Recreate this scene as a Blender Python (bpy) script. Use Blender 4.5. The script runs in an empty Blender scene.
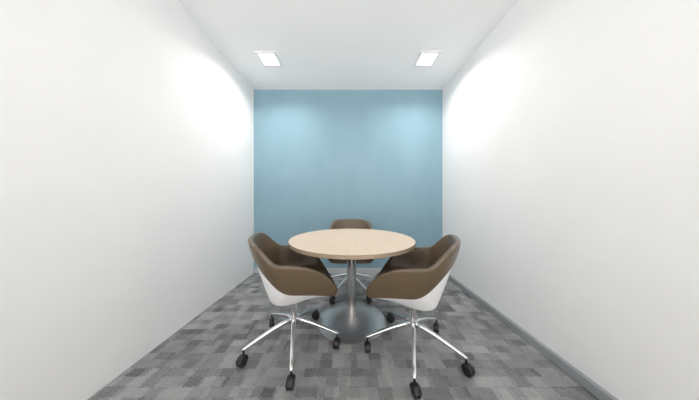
import bpy, bmesh, math, random
from mathutils import Vector, Matrix
random.seed(4)
PI = math.pi
scene = bpy.context.scene
col = scene.collection

# ------------------------------------------------------------ camera
cam_data = bpy.data.cameras.new('camera')
cam_data.sensor_fit = 'HORIZONTAL'
cam_data.sensor_width = 36.0
cam_data.lens = 189.0 / 699.0 * 36.0
cam_data.clip_start = 0.02
cam = bpy.data.objects.new('camera', cam_data)
cam.location = (0, 0, 1.105)
cam.rotation_euler = (PI / 2, 0, 0)
col.objects.link(cam)
scene.camera = cam

# ------------------------------------------------------------ world (added fill light, let in through the open end)
world = bpy.data.worlds.new('world')
scene.world = world
world.use_nodes = True
bg = world.node_tree.nodes['Background']
bg.inputs['Color'].default_value = (1.0, 0.968, 0.935, 1)
bg.inputs['Strength'].default_value = 2.6
# added fill is stronger from below the horizon to brighten the ceiling, dimmer above
_wt = world.node_tree
_tc = _wt.nodes.new('ShaderNodeTexCoord')
_sp = _wt.nodes.new('ShaderNodeSeparateXYZ')
_mr = _wt.nodes.new('ShaderNodeMapRange')
_mr.inputs['From Min'].default_value = -0.35
_mr.inputs['From Max'].default_value = 0.35
_mr.inputs['To Min'].default_value = 5.6
_mr.inputs['To Max'].default_value = 1.2
_wt.links.new(_tc.outputs['Generated'], _sp.inputs[0])
_wt.links.new(_sp.outputs['Z'], _mr.inputs['Value'])
_wt.links.new(_mr.outputs['Result'], bg.inputs['Strength'])

# ------------------------------------------------------------ view
LAMP_POWER = 9.5
LAMP_SPREAD = 148.0
vs = scene.view_settings
vs.view_transform = 'Standard'
vs.look = 'None'
vs.gamma = 1.0
vs.use_curve_mapping = False
vs.exposure = 0.06

# ------------------------------------------------------------ room dimensions (metres, camera at the origin)
XL, XR = -1.452, 1.410
YB, YF = 2.867, -2.0
H = 2.775


# ------------------------------------------------------------ materials
def srgb(r, g, b):
    f = lambda c: (c / 255 / 12.92) if c / 255 <= 0.04045 else ((c / 255 + 0.055) / 1.055) ** 2.4
    return (f(r), f(g), f(b), 1.0)


def new_mat(name, color, rough=0.5, metal=0.0, spec=0.5):
    m = bpy.data.materials.new(name)
    m.use_nodes = True
    b = m.node_tree.nodes['Principled BSDF']
    b.inputs['Base Color'].default_value = color
    b.inputs['Roughness'].default_value = rough
    b.inputs['Metallic'].default_value = metal
    b.inputs['Specular IOR Level'].default_value = spec
    return m, m.node_tree, b


def N(t, kind, **kw):
    n = t.nodes.new(kind)
    for k, v in kw.items():
        setattr(n, k, v)
    return n


def vary(t, b, c1, c2, scale, vec_scale=(1, 1, 1), detail=3.0, bump=0.0, lo=0.35, hi=0.65):
    """procedural two-tone noise into the base colour, with optional bump"""
    co = N(t, 'ShaderNodeTexCoord')
    mp = N(t, 'ShaderNodeMapping')
    mp.inputs['Scale'].default_value = vec_scale
    t.links.new(co.outputs['Object'], mp.inputs['Vector'])
    nz = N(t, 'ShaderNodeTexNoise')
    nz.inputs['Scale'].default_value = scale
    nz.inputs['Detail'].default_value = detail
    t.links.new(mp.outputs['Vector'], nz.inputs['Vector'])
    rp = N(t, 'ShaderNodeValToRGB')
    rp.color_ramp.elements[0].position = lo
    rp.color_ramp.elements[0].color = c1
    rp.color_ramp.elements[1].position = hi
    rp.color_ramp.elements[1].color = c2
    t.links.new(nz.outputs['Fac'], rp.inputs['Fac'])
    t.links.new(rp.outputs['Color'], b.inputs['Base Color'])
    if bump:
        bp = N(t, 'ShaderNodeBump')
        bp.inputs['Strength'].default_value = bump
        bp.inputs['Distance'].default_value = 0.002
        t.links.new(nz.outputs['Fac'], bp.inputs['Height'])
        t.links.new(bp.outputs['Normal'], b.inputs['Normal'])
    return nz


def mat_white_wall():
    m, t, b = new_mat('white wall paint', (0.84, 0.84, 0.845, 1), 0.7, spec=0.3)
    vary(t, b, (0.89, 0.887, 0.885, 1), (0.905, 0.902, 0.90, 1), 3.0, bump=0.0)
    return m


def mat_ceiling():
    m, t, b = new_mat('ceiling paint', (0.84, 0.84, 0.84, 1), 0.85, spec=0.2)
    vary(t, b, (0.89, 0.89, 0.89, 1), (0.91, 0.91, 0.91, 1), 2.0)
    return m


def mat_blue_wall():
    m, t, b = new_mat('blue wall paint', srgb(121, 169, 189), 0.75, spec=0.25)
    vary(t, b, srgb(131, 162, 176), srgb(136, 167, 181), 2.2, (1.6, 1, 0.7), 5.0)
    return m


def mat_carpet():
    m, t, b = new_mat('grey mosaic carpet', (0.15, 0.15, 0.15, 1), 0.95, spec=0.1)
    L = t.links.new
    co = N(t, 'ShaderNodeTexCoord')

    def math_(op, a, bb=None):
        n = N(t, 'ShaderNodeMath', operation=op)
        for i, v in enumerate((a, bb)):
            if v is None:
                continue
            if isinstance(v, (int, float)):
                n.inputs[i].default_value = v
            else:
                L(v, n.inputs[i])
        return n.outputs[0]
    # pile fibres blur the edges between the mosaic blocks
    wob = N(t, 'ShaderNodeTexNoise')
    wob.inputs['Scale'].default_value = 60.0
    wob.inputs['Detail'].default_value = 3.0
    L(co.outputs['Object'], wob.inputs['Vector'])
    wsub = N(t, 'ShaderNodeVectorMath', operation='SUBTRACT')
    wsub.inputs[1].default_value = (0.5, 0.5, 0.5)
    L(wob.outputs['Color'], wsub.inputs[0])
    wsc = N(t, 'ShaderNodeVectorMath', operation='SCALE')
    wsc.inputs['Scale'].default_value = 0.03
    L(wsub.outputs[0], wsc.inputs[0])
    wad = N(t, 'ShaderNodeVectorMath', operation='ADD')
    L(co.outputs['Object'], wad.inputs[0])
    L(wsc.outputs[0], wad.inputs[1])
    sep = N(t, 'ShaderNodeSeparateXYZ')
    L(wad.outputs[0], sep.inputs[0])

    def patches(w, d, seed, ox=0.0):
        row = math_('FLOOR', math_('DIVIDE', math_('ADD', sep.outputs['Y'], 7.13 * seed), d))
        wn = N(t, 'ShaderNodeTexWhiteNoise', noise_dimensions='1D')
        L(math_('ADD', row, 17.3 * seed), wn.inputs['W'])
        cx = math_('FLOOR', math_('ADD', math_('DIVIDE', math_('ADD', sep.outputs['X'], ox), w),
                                  math_('MULTIPLY', wn.outputs['Value'], 5.0)))
        cmb = N(t, 'ShaderNodeCombineXYZ')
        L(cx, cmb.inputs[0])
        L(row, cmb.inputs[1])
        cmb.inputs[2].default_value = seed * 3.7
        w2 = N(t, 'ShaderNodeTexWhiteNoise', noise_dimensions='3D')
        L(cmb.outputs[0], w2.inputs['Vector'])
        return w2.outputs['Value']
    a = patches(0.125, 0.0625, 1.0)
    c = patches(0.0833, 0.125, 2.0)
    e = patches(0.25, 0.25, 3.0)
    s = math_('ADD', math_('ADD', math_('MULTIPLY', a, 0.42), math_('MULTIPLY', c, 0.36)), math_('MULTIPLY', e, 0.20))
    # tufts
    nz = N(t, 'ShaderNodeTexNoise')
    nz.inputs['Scale'].default_value = 130.0
    nz.inputs['Detail'].default_value = 4.0
    nz.inputs['Roughness'].default_value = 0.75
    L(co.outputs['Object'], nz.inputs['Vector'])
    n2 = N(t, 'ShaderNodeTexNoise')
    n2.inputs['Scale'].default_value = 14.0
    L(co.outputs['Object'], n2.inputs['Vector'])
    s = math_('ADD', s, math_('MULTIPLY', math_('SUBTRACT', nz.outputs['Fac'], 0.5), 1.35))
    s = math_('ADD', s, math_('MULTIPLY', math_('SUBTRACT', n2.outputs['Fac'], 0.5), 0.25))
    rp = N(t, 'ShaderNodeValToRGB')
    rp.color_ramp.elements[0].position = 0.05
    rp.color_ramp.elements[0].color = (0.115, 0.115, 0.117, 1)
    rp.color_ramp.elements[1].position = 0.95
    rp.color_ramp.elements[1].color = (0.42, 0.42, 0.422, 1)
    L(s, rp.inputs['Fac'])
    L(rp.outputs['Color'], b.inputs['Base Color'])
    bp = N(t, 'ShaderNodeBump')
    bp.inputs['Strength'].default_value = 0.5
    bp.inputs['Distance'].default_value = 0.004
    L(nz.outputs['Fac'], bp.inputs['Height'])
    L(bp.outputs['Normal'], b.inputs['Normal'])
    return m


def mat_wood():
    m, t, b = new_mat('pale oak laminate', srgb(226, 203, 178), 0.42, spec=0.4)
    L = t.links.new
    co = N(t, 'ShaderNodeTexCoord')
    mp = N(t, 'ShaderNodeMapping')
    mp.inputs['Scale'].default_value = (26, 1.6, 26)
    mp.inputs['Rotation'].default_value = (0, 0, 0.04)
    L(co.outputs['Object'], mp.inputs['Vector'])
    nz = N(t, 'ShaderNodeTexNoise')
    nz.inputs['Scale'].default_value = 2.0
    nz.inputs['Detail'].default_value = 8.0
    nz.inputs['Roughness'].default_value = 0.65
    nz.inputs['Distortion'].default_value = 0.4
    L(mp.outputs['Vector'], nz.inputs['Vector'])
    rp = N(t, 'ShaderNodeValToRGB')
    rp.color_ramp.elements[0].position = 0.33
    rp.color_ramp.elements[0].color = srgb(219, 198, 176)
    rp.color_ramp.elements[1].position = 0.66
    rp.color_ramp.elements[1].color = srgb(227, 208, 187)
    L(nz.outputs['Fac'], rp.inputs['Fac'])
    L(rp.outputs['Color'], b.inputs['Base Color'])
    return m


def mat_wood_edge():
    m, t, b = new_mat('oak edge band', srgb(190, 158, 128), 0.5, spec=0.3)
    vary(t, b, srgb(150, 131, 112), srgb(164, 144, 125), 3.0, (1, 1, 30), 6.0)
    return m


def mat_leather():
    m, t, b = new_mat('brown upholstery', srgb(88, 70, 53), 0.42, spec=0.5)
    vary(t, b, srgb(91, 75, 55), srgb(97, 80, 59), 40.0, (1, 1, 1), 4.0, bump=0.06)
    b.inputs['Coat Weight'].default_value = 0.35
    b.inputs['Coat Roughness'].default_value = 0.28
    return m


def mat_simple(name, color, rough, metal=0.0, spec=0.5, c2=None, scale=8.0):
    m, t, b = new_mat(name, color, rough, metal, spec)
    c2 = c2 or tuple(min(1, c * 1.06) for c in color[:3]) + (1,)
    vary(t, b, color, c2, scale)
    return m


M = {
    'wall': mat_white_wall(), 'ceiling': mat_ceiling(), 'blue': mat_blue_wall(), 'carpet': mat_carpet(),
    'wood': mat_wood(), 'edge': mat_wood_edge(), 'brown': mat_leather(),
    'shell': mat_simple('white plastic', (0.89, 0.89, 0.89, 1), 0.35),
    'chrome': mat_simple('polished aluminium', (0.88, 0.88, 0.88, 1), 0.16, 1.0),
    'steel': mat_simple('brushed stainless steel', (0.56, 0.56, 0.56, 1), 0.24, 1.0),
    'steel_base': mat_simple('polished stainless steel', (0.68, 0.635, 0.62, 1), 0.37, 1.0),
    'black': mat_simple('black plastic', (0.012, 0.013, 0.014, 1), 0.35),
    'grey_board': mat_simple('grey painted skirting', (0.30, 0.32, 0.33, 1), 0.45),
    'pale_board': mat_simple('pale grey skirting', (0.50, 0.53, 0.54, 1), 0.5),
    'underside': mat_simple('grey laminate', (0.34, 0.34, 0.34, 1), 0.6),
    'lamp_frame': mat_simple('white lamp trim', (0.82, 0.82, 0.82, 1), 0.5),
}
# the pedestal plate is brushed in circles round the pole
_t = M['steel_base'].node_tree
_pb = _t.nodes['Principled BSDF']
_pb.inputs['Anisotropic'].default_value = 0.8
_tan = N(_t, 'ShaderNodeTangent', direction_type='RADIAL', axis='Z')
_t.links.new(_tan.outputs['Tangent'], _pb.inputs['Tangent'])
mg = bpy.data.materials.new('lit diffuser')
mg.use_nodes = True
_b = mg.node_tree.nodes['Principled BSDF']
_b.inputs['Base Color'].default_value = (0.9, 0.9, 0.9, 1)
_b.inputs['Emission Color'].default_value = (1, 1, 1, 1)
_b.inputs['Emission Strength'].default_value = 6.0
M['glow'] = mg


# ------------------------------------------------------------ helpers
def link(name, bm, mat, parent=None, smooth=True, mats=None, subsurf=0, sharp=None):
    me = bpy.data.meshes.new(name)
    bmesh.ops.recalc_face_normals(bm, faces=bm.faces)
    bm.to_mesh(me)
    bm.free()
    for mm in ([mat] + (mats or [])):
        me.materials.append(mm)
    for p in me.polygons:
        p.use_smooth = smooth
    if smooth and sharp is not None:
        me.set_sharp_from_angle(angle=math.radians(sharp))
    o = bpy.data.objects.new(name, me)
    col.objects.link(o)
    if parent:
        o.parent = parent
    if subsurf:
        s = o.modifiers.new('smooth', 'SUBSURF')
        s.levels = subsurf
        s.render_levels = subsurf
    return o


def thing(name, label, cat, loc, rz=0.0, group=None):
    o = bpy.data.objects.new(name, None)
    o.empty_display_size = 0.1
    col.objects.link(o)
    o.location = loc
    o.rotation_euler = (0, 0, rz)
    o['label'] = label
    o['category'] = cat
    if group:
        o['group'] = group
    return o


def box_bm(x0, x1, y0, y1, z0, z1, bevel=0.0, segs=2):
    bm = bmesh.new()
    r = bmesh.ops.create_cube(bm, size=1.0)
    for v in r['verts']:
        v.co = Vector((x0 + (v.co.x + .5) * (x1 - x0), y0 + (v.co.y + .5) * (y1 - y0), z0 + (v.co.z + .5) * (z1 - z0)))
    if bevel:
        bmesh.ops.bevel(bm, geom=list(bm.edges), offset=bevel, segments=segs, profile=0.5, affect='EDGES')
    return bm


def lathe(bm, prof, n=48, axis='Z', mtx=None):
    """revolve (radius, height) pairs; radius 0 closes with a single vertex"""
    rings = []
    for r, z in prof:
        if r <= 1e-6:
            rings.append([bm.verts.new((0, 0, z))])
        else:
            rings.append([bm.verts.new((r * math.cos(2 * PI * i / n), r * math.sin(2 * PI * i / n), z)) for i in range(n)])
    for a, b in zip(rings, rings[1:]):
        for i in range(n):
            j = (i + 1) % n
            if len(a) == 1 and len(b) == 1:
                continue
            if len(a) == 1:
                bm.faces.new((a[0], b[i], b[j]))
            elif len(b) == 1:
                bm.faces.new((a[i], a[j], b[0]))
            else:
                bm.faces.new((a[i], a[j], b[j], b[i]))
    if mtx is not None:
        vs_ = [v for r in rings for v in r]
        bmesh.ops.transform(bm, matrix=mtx, verts=vs_)
    return bm


def struct(name, bm, mat):
    o = link(name, bm, mat, smooth=False)
    o['kind'] = 'structure'
    return o


# ------------------------------------------------------------ room shell
T = 0.1
struct('floor', box_bm(XL - T, XR + T, YF, YB + T, -0.08, 0.0), M['carpet'])
struct('ceiling', box_bm(XL - T, XR + T, YF, YB + T, H, H + 0.08), M['ceiling'])
struct('wall_back', box_bm(XL - T, XR + T, YB, YB + T, 0.0, H), M['blue'])
struct('wall_left', box_bm(XL - T, XL, YF, YB, 0.0, H), M['wall'])
struct('wall_right', box_bm(XR, XR + T, YF, YB, 0.0, H), M['wall'])
struct('baseboard_back', box_bm(XL, XR - 0.03, YB - 0.014, YB, 0.0, 0.075, 0.003), M['pale_board'])
struct('baseboard_right', box_bm(XR - 0.03, XR, YF, YB, 0.0, 0.06, 0.004), M['grey_board'])


# ------------------------------------------------------------ recessed square ceiling lamps
def square_ring(outer, inner, z0, z1, lip=0.006):
    bm = bmesh.new()

    def ring(h, z):
        return [bm.verts.new((sx * h, sy * h, z)) for sx, sy in ((-1, -1), (1, -1), (1, 1), (-1, 1))]
    rs = [ring(outer, z1), ring(outer, z0 + lip * .5), ring(outer - lip * .5, z0), ring(inner + lip, z0),
          ring(inner, z0 + lip), ring(inner, z1)]
    for a, b in zip(rs, rs[1:] + rs[:1]):
        for i in range(4):
            j = (i + 1) % 4
            bm.faces.new((a[i], a[j], b[j], b[i]))
    return bm


def ceiling_lamp(x, y, label):
    t = thing('ceiling_lamp', label, 'ceiling light', (x, y, H), 0, 'square ceiling lamps')
    link('frame', square_ring(0.118, 0.086, -0.013, 0.0), M['lamp_frame'], t, smooth=False)
    link('diffuser', box_bm(-0.086, 0.086, -0.086, 0.086, -0.006, 0.0), M['glow'], t, smooth=False)
    ld = bpy.data.lights.new('lamp_light', 'AREA')
    ld.shape = 'SQUARE'
    ld.size = 0.165
    ld.energy = LAMP_POWER
    ld.spread = math.radians(LAMP_SPREAD)
    ld.color = (1.0, 0.965, 0.925)
    lo = bpy.data.objects.new('lamp_light', ld)
    lo.location = (0, 0, -0.010)
    col.objects.link(lo)
    lo.parent = t
    return t


ceiling_lamp(-0.950, 2.240, 'square recessed ceiling lamp near the left wall, above the chair on the left')
ceiling_lamp(0.915, 2.235, 'square recessed ceiling lamp near the right wall, above the chair on the right')


# ------------------------------------------------------------ round meeting table
TX, TY = 0.020, 1.745
TZ = 0.757
tb = thing('meeting_table', 'round meeting table with pale oak top and polished steel pedestal, amid the three chairs',
           'table', (TX, TY, 0))
R, th = 0.557, 0.028
bm = lathe(bmesh.new(), [(0, TZ), (R * .5, TZ), (R - 0.002, TZ), (R, TZ - 0.002), (R, TZ - th + 0.002), (R - 0.002, TZ - th), (0, TZ - th)], 128)
for f in bm.faces:
    c = f.calc_center_median()
    if math.hypot(c.x, c.y) > R - 0.0025 and TZ - th + 0.0005 < c.z < TZ - 0.0005:
        f.material_index = 1
    elif c.z < TZ - th + 0.0005:
        f.material_index = 2
top = link('tabletop', bm, M['wood'], tb, mats=[M['edge'], M['underside']], sharp=30)
bm = lathe(bmesh.new(), [(0, TZ - th), (0.2, TZ - th), (0.2, TZ - th - 0.006), (0.06, TZ - th - 0.012), (0.06, TZ - th - 0.03), (0.0, TZ - th - 0.03)], 48)
link('mounting_plate', bm, M['black'], tb, sharp=30)
pr = 0.0415
bm = lathe(bmesh.new(), [(0, 0.04), (pr + .0015, 0.04), (pr + .0015, 0.048), (pr, 0.049), (pr, TZ - th - 0.012), (0, TZ - th - 0.012)], 64)
link('pole', bm, M['steel'], tb, sharp=30)
rb = 0.309
prof = [(0.0, 0.0455)]
for k in range(0, 15):
    q = k / 14
    r = 0.04 + (rb - 0.012 - 0.04) * q
    prof.append((r, 0.012 + 0.0335 * (1 - q ** 2.9)))
prof += [(rb - 0.004, 0.0108), (rb, 0.008), (rb, 0.005), (rb - 0.003, 0.004), (0, 0.004)]
link('pedestal_base', lathe(bmesh.new(), prof, 128), M['steel_base'], tb, sharp=40)
link('foot_ring', lathe(bmesh.new(), [(0.27, 0.0), (rb - 0.006, 0.0), (rb - 0.006, 0.0045), (0.27, 0.0045), (0.27, 0.0)], 96), M['black'], tb, sharp=30)


# ------------------------------------------------------------ tub chairs on five-star bases
def spline(pts, n):
    """closed left-right symmetric curve through (forward, side, height) half-curve points"""
    P = [Vector((p[0] - 0.015 * max(0.0, min(1.0, (0.2 - p[0]) / 0.2)), p[1], p[2])) for p in pts]
    full = P + [Vector((p.x, -p.y, p.z)) for p in reversed(P[1:-1])]
    m = len(full)
    out = []
    for i in range(n):
        s = i / n * m
        k = int(s)
        f = s - k
        p0, p1, p2, p3 = full[(k - 1) % m], full[k % m], full[(k + 1) % m], full[(k + 2) % m]
        out.append(0.5 * ((2 * p1) + (p2 - p0) * f + (2 * p0 - 5 * p1 + 4 * p2 - p3) * f * f + (3 * p1 - p0 - 3 * p2 + p3) * f ** 3))
    return out


RIM = [(.302, 0, .472), (.300, .16, .473), (.291, .236, .484), (.263, .272, .530), (.192, .293, .620), (.080, .300, .676),
       (-.040, .300, .698), (-.105, .297, .710), (-.150, .288, .742), (-.205, .262, .800), (-.250, .215, .838), (-.280, .120, .848), (-.286, 0, .850)]
BND = [(.290, 0, .436), (.288, .15, .436), (.275, .216, .440), (.238, .250, .454), (.165, .267, .478), (.070, .271, .496),
       (-.010, .268, .508), (-.060, .262, .526), (-.110, .250, .566), (-.170, .222, .632), (-.220, .170, .688), (-.248, .090, .706), (-.255, 0, .708)]
BOT = [(.135, 0, .398), (.130, .05, .398), (.118, .08, .397), (.100, .110, .395), (.065, .132, .392), (.020, .143, .388), (-.025, .145, .386),
       (-.060, .143, .384), (-.095, .132, .384), (-.120, .115, .384), (-.140, .080, .384), (-.146, .040, .384), (-.148, 0, .384)]
SEAT = [(.245, 0, .488), (.240, .12, .488), (.225, .175, .486), (.190, .208, .480), (.130, .226, .474), (.060, .230, .470), (-.010, .228, .468),
        (-.060, .220, .468), (-.100, .202, .468), (-.135, .172, .470), (-.160, .125, .470), (-.174, .065, .472), (-.180, 0, .472)]
NU = 72


def loft(rings, cap_first=None, cap_last=None):
    bm = bmesh.new()
    V = [[bm.verts.new(p) for p in r] for r in rings]
    n = len(rings[0])
    for a, b in zip(V, V[1:]):
        for i in range(n):
            j = (i + 1) % n
            bm.faces.new((a[i], a[j], b[j], b[i]))
    for c, r in ((cap_first, V[0]), (cap_last, V[-1])):
        if c is not None:
            cv = bm.verts.new(c)
            for i in range(n):
                bm.faces.new((r[i], r[(i + 1) % n], cv))
    return bm


def upholstery_bm():
    rim, bnd, seat = spline(RIM, NU), spline(BND, NU), spline(SEAT, NU)
    rings = [[] for _ in range(11)]
    cen = Vector((0.03, 0, 0))
    for o, b, s in zip(rim, bnd, seat):
        inw = Vector((cen.x - o.x, -o.y, 0)).normalized()
        inb = Vector((cen.x - b.x, -b.y, 0)).normalized()
        low = max(0.0, min(1.0, (o.z - 0.45) / 0.2))          # 0 at the front lip, 1 along arms and back
        th_ = 0.040
        up = Vector((0, 0, 1))
        ow = o - b
        rings[0].append(b + inb * 0.011 - up * 0.003)
        rings[1].append(b + inb * 0.003 - up * 0.004)
        rings[2].append(b + ow * 0.06)
        rings[3].append(b + ow * 0.5 - inw * 0.005)
        rings[4].append(o - up * 0.007)
        rings[5].append(o + inw * 0.002 + up * 0.001)
        rings[6].append(o + inw * 0.018 + up * 0.004)
        rings[7].append(o + inw * (th_ - 0.006) + up * (0.002 - 0.002 * low))
        rings[8].append(o + inw * th_ - up * 0.010 * low)
        q = o + inw * th_
        rings[9].append(q.lerp(s, 0.55) + (Vector((0, 0, 0.004)) if low < .5 else -inw * 0.008))
        rings[10].append(s)
    bm = loft(rings, cap_last=(0.03, 0, 0.458))
    return bm


def shell_bm():
    bnd, bot = spline(BND, NU), spline(BOT, NU)
    rings = [[] for _ in range(9)]
    for b, q in zip(bnd, bot):
        inb = Vector((0.03 - b.x, -b.y, 0)).normalized()
        b1 = b + inb * 0.007
        rings[0].append(b1 + inb * 0.004 + Vector((0, 0, 0.007)))
        rings[1].append(b1 + Vector((0, 0, 0.006)))
        rings[2].append(b1)
        outb = -inb
        for k, fr in enumerate((0.3, 0.62, 0.88)):
            rings[3 + k].append(b1.lerp(q, fr) + outb * (0.004 * math.sin(PI * fr)))
        rings[6].append(q.lerp(b1, 0.03))
        rings[7].append(Vector((q.x * .9, q.y * .9, q.z - 0.010)))
        rings[8].append(Vector((q.x * .6, q.y * .6, 0.372)))
    return loft(rings, cap_last=(0, 0, 0.371))


def leg_bm():
    """one arm of the star, along +X from the hub to the caster"""
    bm = bmesh.new()
    st = [(0.020, 0.196, 0.018, 0.020), (0.07, 0.189, 0.016, 0.018), (0.15, 0.168, 0.0145, 0.015), (0.24, 0.138, 0.013, 0.012),
          (0.31, 0.112, 0.012, 0.010), (0.335, 0.102, 0.011, 0.009), (0.347, 0.099, 0.006, 0.006)]
    rings = []
    for x, z, w, h in st:
        r = []
        for k in range(12):
            a = 2 * PI * k / 12
            ca, sa = math.cos(a), math.sin(a)
            e = 0.6
            r.append(bm.verts.new((x, w * math.copysign(abs(ca) ** e, ca), z + h * math.copysign(abs(sa) ** e, sa))))
        rings.append(r)
    for a, b in zip(rings, rings[1:]):
        for i in range(12):
            bm.faces.new((a[i], a[(i + 1) % 12], b[(i + 1) % 12], b[i]))
    bm.faces.new(rings[0])
    bm.faces.new(list(reversed(rings[-1])))
    return bm


def caster_bm():
    """stem and hood, origin under the stem on the floor"""
    bm = bmesh.new()
    lathe(bm, [(0, 0.055), (0.0065, 0.055), (0.0065, 0.094), (0, 0.094)], 12)
    # curved hood over the two wheels, trailing 14 mm behind the stem
    n = 14
    secs = []
    for k in range(n + 1):
        a = math.radians(-10 + 175 * k / n)
        secs.append([bm.verts.new((-0.014 + r * math.cos(a), y, 0.0325 + r * math.sin(a)))
                     for r, y in ((0.0335, -0.0195), (0.0355, -0.0195), (0.0385, -0.014), (0.0385, 0.014), (0.0355, 0.0195), (0.0335, 0.0195))])
    for a, b in zip(secs, secs[1:]):
        for i in range(6):
            j = (i + 1) % 6
            bm.faces.new((a[i], a[j], b[j], b[i]))
    bm.faces.new(secs[0])
    bm.faces.new(list(reversed(secs[-1])))
    # axle
    lathe(bm, [(0, -0.012), (0.012, -0.012), (0.012, 0.012), (0, 0.012)], 16,
          mtx=Matrix.Translation((-0.014, 0, 0.0325)) @ Matrix.Rotation(PI / 2, 4, 'X'))
    # web joining stem and axle
    r = bmesh.ops.create_cube(bm, size=1.0)
    for v in r['verts']:
        v.co = Vector((-0.006 + v.co.x * 0.022, v.co.y * 0.008, 0.048 + v.co.z * 0.024))
    return bm


def wheel_bm(side):
    bm = bmesh.new()
    prof = [(0, -0.0085), (0.012, -0.0085), (0.024, -0.0085), (0.0305, -0.0075), (0.0325, -0.004), (0.0325, 0.004), (0.0295, 0.0070),
            (0.020, 0.0085), (0.008, 0.0078), (0, 0.0078)]
    lathe(bm, prof, 28, mtx=Matrix.Translation((-0.014, side * 0.0115, 0.0325)) @ Matrix.Rotation(-side * PI / 2, 4, 'X'))
    return bm


def make_chair(label, group):
    t = thing('tub_chair', label, 'chair', (0, 0, 0), 0, group)
    link('upholstery', upholstery_bm(), M['brown'], t, subsurf=2)
    link('shell', shell_bm(), M['shell'], t, subsurf=2)
    link('gas_column', lathe(bmesh.new(), [(0, 0.19), (0.022, 0.19), (0.022, 0.32), (0.027, 0.322), (0.027, 0.376), (0, 0.376)], 32), M['chrome'], t, sharp=30)
    link('hub', lathe(bmesh.new(), [(0, 0.165), (0.022, 0.165), (0.029, 0.172), (0.033, 0.208), (0.031, 0.216), (0.024, 0.220), (0, 0.220)], 32), M['chrome'], t, sharp=40)
    for k in range(5):
        lg = link('leg', leg_bm(), M['chrome'], t)
        lg['slot'] = k
        c = link('caster', caster_bm(), M['black'], t, sharp=35)
        c['slot'] = k
        for s in (-1, 1):
            link('wheel', wheel_bm(s), M['black'], c, sharp=30)
    return t


def copy_chair(src, label):
    r = src.copy()
    col.objects.link(r)
    r['label'] = label
    for ch in src.children:
        c = ch.copy()
        col.objects.link(c)
        c.parent = r
        for g in ch.children:
            d = g.copy()
            col.objects.link(d)
            d.parent = c
    return r


def place(chair, x, y, facing, star, swivels, drop=0.0):
    """facing and star are plan angles in degrees; the star turns freely under the seat"""
    chair.location = (x, y, 0)
    chair.rotation_euler = (0, 0, math.radians(facing))
    for ch in chair.children:
        if 'slot' not in ch:
            if ch.name.startswith(('upholstery', 'shell')):
                ch.location = (0, 0, -drop)      # gas lift height
            continue
        k = ch['slot']
        a = math.radians(star + 72 * k - facing)
        if ch.name.startswith('leg'):
            ch.rotation_euler = (0, 0, a)
        else:
            ch.location = (0.335 * math.cos(a), 0.335 * math.sin(a), 0)
            ch.rotation_euler = (0, 0, math.radians(swivels[k] - facing))


GROUP = 'brown tub chairs around the round table'
chair_a = make_chair('brown tub chair with white shell left of the table, by the bare white wall', GROUP)
chair_b = copy_chair(chair_a, 'brown tub chair with white shell right of the table, by the grey skirting')
chair_c = copy_chair(chair_a, 'brown tub chair behind the table, against the blue wall, mostly hidden by the tabletop')
place(chair_a, -0.427, 1.448, 18, -4, (75, 2, 112, 75, 88), 0.003)
place(chair_b, 0.467, 1.395, 156, -35, (112, 60, 178, 92, 100), 0.004)
place(chair_c, 0.018, 2.310, -90, -54, (-70, -115, 130, 45, 70), 0.010)
for o in bpy.data.objects:
    if 'slot' in o:
        del o['slot']
